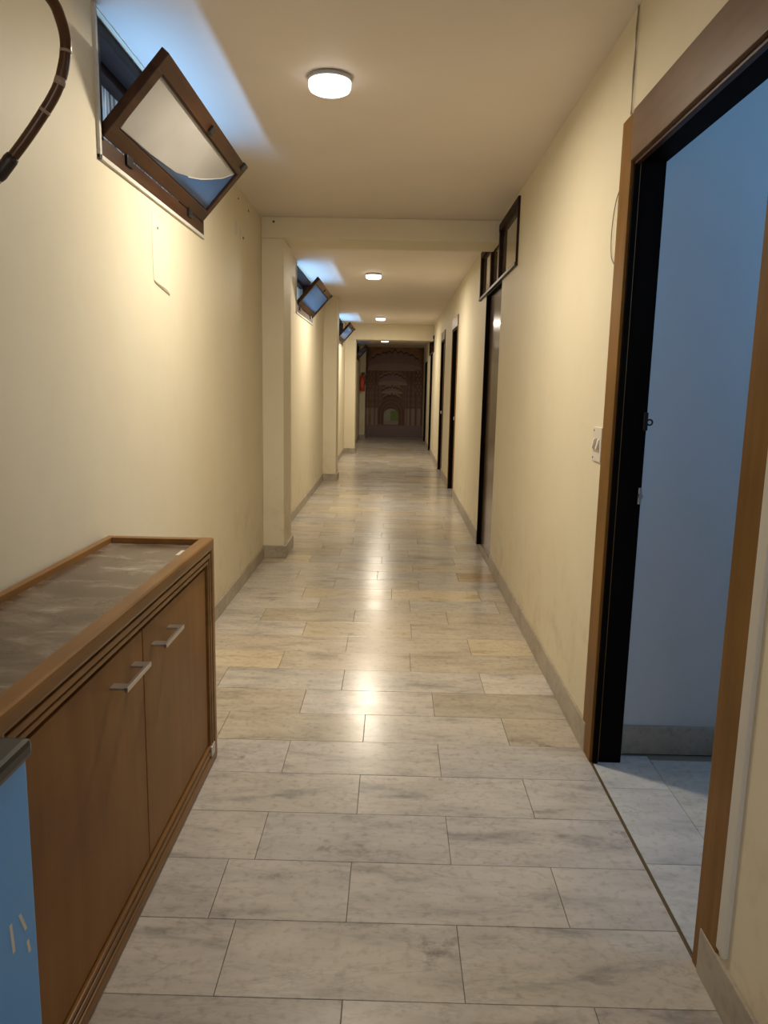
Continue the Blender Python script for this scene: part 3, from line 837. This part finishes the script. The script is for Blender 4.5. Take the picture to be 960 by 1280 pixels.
bm_tube(bm, smooth_path([(cx + 0.02, cy, 1.735), (cx + 0.075, cy - 0.01, 1.70), (cx + 0.085, cy - 0.02, 1.58), (cx + 0.072, cy - 0.03, 1.46)], 5), 0.009, 8)
obj('hose', bm, 'black_metal', ex, smooth=True)
for zb_ in (1.62, 1.36): boxes('bracket', [(cx - 0.03, cx + 0.03, cy + 0.055, 20.6, zb_, zb_ + 0.04)], 'steel', ex, bev=0.002)
boxes('label_band', [(cx - 0.045, cx + 0.045, cy - 0.0705, cy - 0.04, 1.40, 1.56)], 'red', ex, bev=0.004)

# ------------------------------------------------------------------ printed mural on the end wall
def mural():
    x0, x1, z0, z1 = -0.795, 0.792, 0.004, H2 - 0.005
    NX, NZ = 120, 190
    def sm(a, b, t):
        t = max(0.0, min(1.0, (t - a) / (b - a))); return t * t * (3 - 2 * t)
    def lerp(a, b, t): return tuple(p + (q - p) * t for p, q in zip(a, b))
    OCH, OCD = (0.42, 0.21, 0.09), (0.10, 0.038, 0.016)
    MAU, PAL, FLO = (0.30, 0.185, 0.165), (0.46, 0.34, 0.30), (0.28, 0.205, 0.215)
    ARCH = [(370, 265, 235, 120, 450, 9), (355, 462, 130, 85, 575, 7), (352, 580, 100, 62, 648, 7), (350, 652, 88, 60, 720, 5), (348, 705, 75, 60, 790, 5)]
    def colour(px, py):
        c = lerp(OCH, OCD, 0.18 + 0.25 * math.sin(px * 0.05) * math.sin(py * 0.045))
        c = lerp(c, OCD, 0.8 * (1 - sm(120, 180, px)) + 0.75 * sm(560, 620, px))
        for i, (ax, ay, hw, hh, bot, nsc) in enumerate(ARCH):
            u = (px - ax) / hw
            if abs(u) < 1.0:
                base = ay + hh * (1 - math.sqrt(max(0, 1 - u * u)) ** 0.9) * 1.1
                scal = abs(math.sin((u + 1) * 0.5 * PI * nsc)) * hh * 0.14
                edge = base + 0.14 * hh * 1.2 - scal + 14 * (1 - min(1, abs(u) * 12)) * -1
                if py > edge and py < bot:
                    t = (py - edge) / (bot - edge)
                    ins = lerp(MAU, PAL, 0.25 * i / 4 + (0.55 if t > 0.62 else 0.0))
                    if i >= 3: ins = lerp(OCD, (0.20, 0.09, 0.045), t)
                    c = ins
                    if py < edge + 15: c = (0.035, 0.013, 0.007)
                elif py >= bot and abs(u) < 0.86 and py < 935:
                    c = lerp((0.25, 0.12, 0.055), OCD, 0.4 + 0.3 * math.sin(px * 0.16 + i))
                elif py > edge - 14 and py <= edge: c = lerp(OCH, (0.42, 0.24, 0.12), 0.4)
        # pillars and their pale lower shafts
        for (pa, pb) in ((122, 150), (163, 196), (204, 226), (232, 262), (470, 482), (488, 512), (522, 560), (575, 612)):
            if pa <= px <= pb:
                t = (px - pa) / (pb - pa)
                sh = 0.55 + 0.6 * math.sin(PI * t)
                if py > 780 and py < 932: c = lerp(OCD, PAL, min(1, sh * 0.8))
                elif py > 560 + abs(px - 350) * 0.15 and py <= 780: c = tuple(v * (0.8 + 0.4 * sh + 0.15 * math.sin(py * 0.12)) for v in lerp(OCD, MAU, 0.45 * sh))
        # brackets and carving
        if 120 < px < 180 and 470 < py < 620: c = lerp(c, (0.46, 0.33, 0.26) if math.sin(px * 0.25) * math.sin(py * 0.12) > 0.35 else OCD, 0.6)
        if 550 < px < 620 and 430 < py < 660: c = lerp(c, (0.42, 0.27, 0.18) if math.sin(px * 0.21) * math.sin(py * 0.10) > 0.3 else OCD, 0.55)
        # concentric vault round the far opening
        dx, dy = (px - 347) / 1.0, py - 830
        rr = math.hypot(dx, min(dy, 0) * 0.85)
        if py < 925 and rr < 120 and py > 690:
            c = lerp(OCD, (0.24, 0.115, 0.05), 0.5 + 0.5 * math.sin(rr * 0.22))
        op = math.hypot(dx / 64, min(0, py - 835) / 52)
        if op < 1 and py < 925:
            c = (0.42, 0.42, 0.36)
            if px > 340 and py > 800 and py < 900: c = lerp((0.16, 0.25, 0.04), (0.27, 0.36, 0.09), 0.5 + 0.5 * math.sin(px * 0.3) * math.sin(py * 0.2))
            if py > 893: c = (0.40, 0.33, 0.26)
        if py >= 928:
            c = lerp(FLO, (0.22, 0.165, 0.17), 0.4 * sm(928, 1040, py) + 0.3 * (1 if py < 942 else 0))
        return c
    V, Fc, colr = [], [], []
    for j in range(NZ + 1):
        for i in range(NX + 1):
            x = x0 + (x1 - x0) * i / NX; z = z0 + (z1 - z0) * j / NZ
            V.append((x, YE - 0.004, z))
            px = 120 + 505 * i / NX; py = 1040 - 795 * j / NZ
            colr.append(colour(px, py))
    for j in range(NZ):
        for i in range(NX):
            a = j * (NX + 1) + i
            Fc.append((a, a + 1, a + NX + 2, a + NX + 1))
    me = D.meshes.new('wall_mural'); me.from_pydata(V, [], Fc); me.update()
    ca = me.color_attributes.new('print', 'FLOAT_COLOR', 'POINT')
    flat = []
    for c in colr: flat += [min(0.8, 0.88 * v ** 1.12) for v in c] + [1.0]
    ca.data.foreach_set('color', flat)
    m, nt, b = nodes('mural_print')
    at = N(nt, 'ShaderNodeAttribute', attribute_name='print'); L(nt, at, 'Color', b, 'Base Color')
    b.inputs['Roughness'].default_value = 0.5
    me.materials.append(m)
    root = empty('wall_mural', (0, YE, 0), 'large printed mural of receding scalloped sandstone arches on the end wall', 'mural')
    o = D.objects.new('print', me); COL.objects.link(o); o.parent = root; o.location = (0, -YE, 0)
    o['label'] = 'print of nested brown arches with a green garden in the last opening'
    for xe in (x0, x1 - 0.012): boxes('edge_strip', [(xe, xe + 0.012, YE - 0.008, YE, z0, z1)], 'sash_dark', root, bev=0.001)
mural()
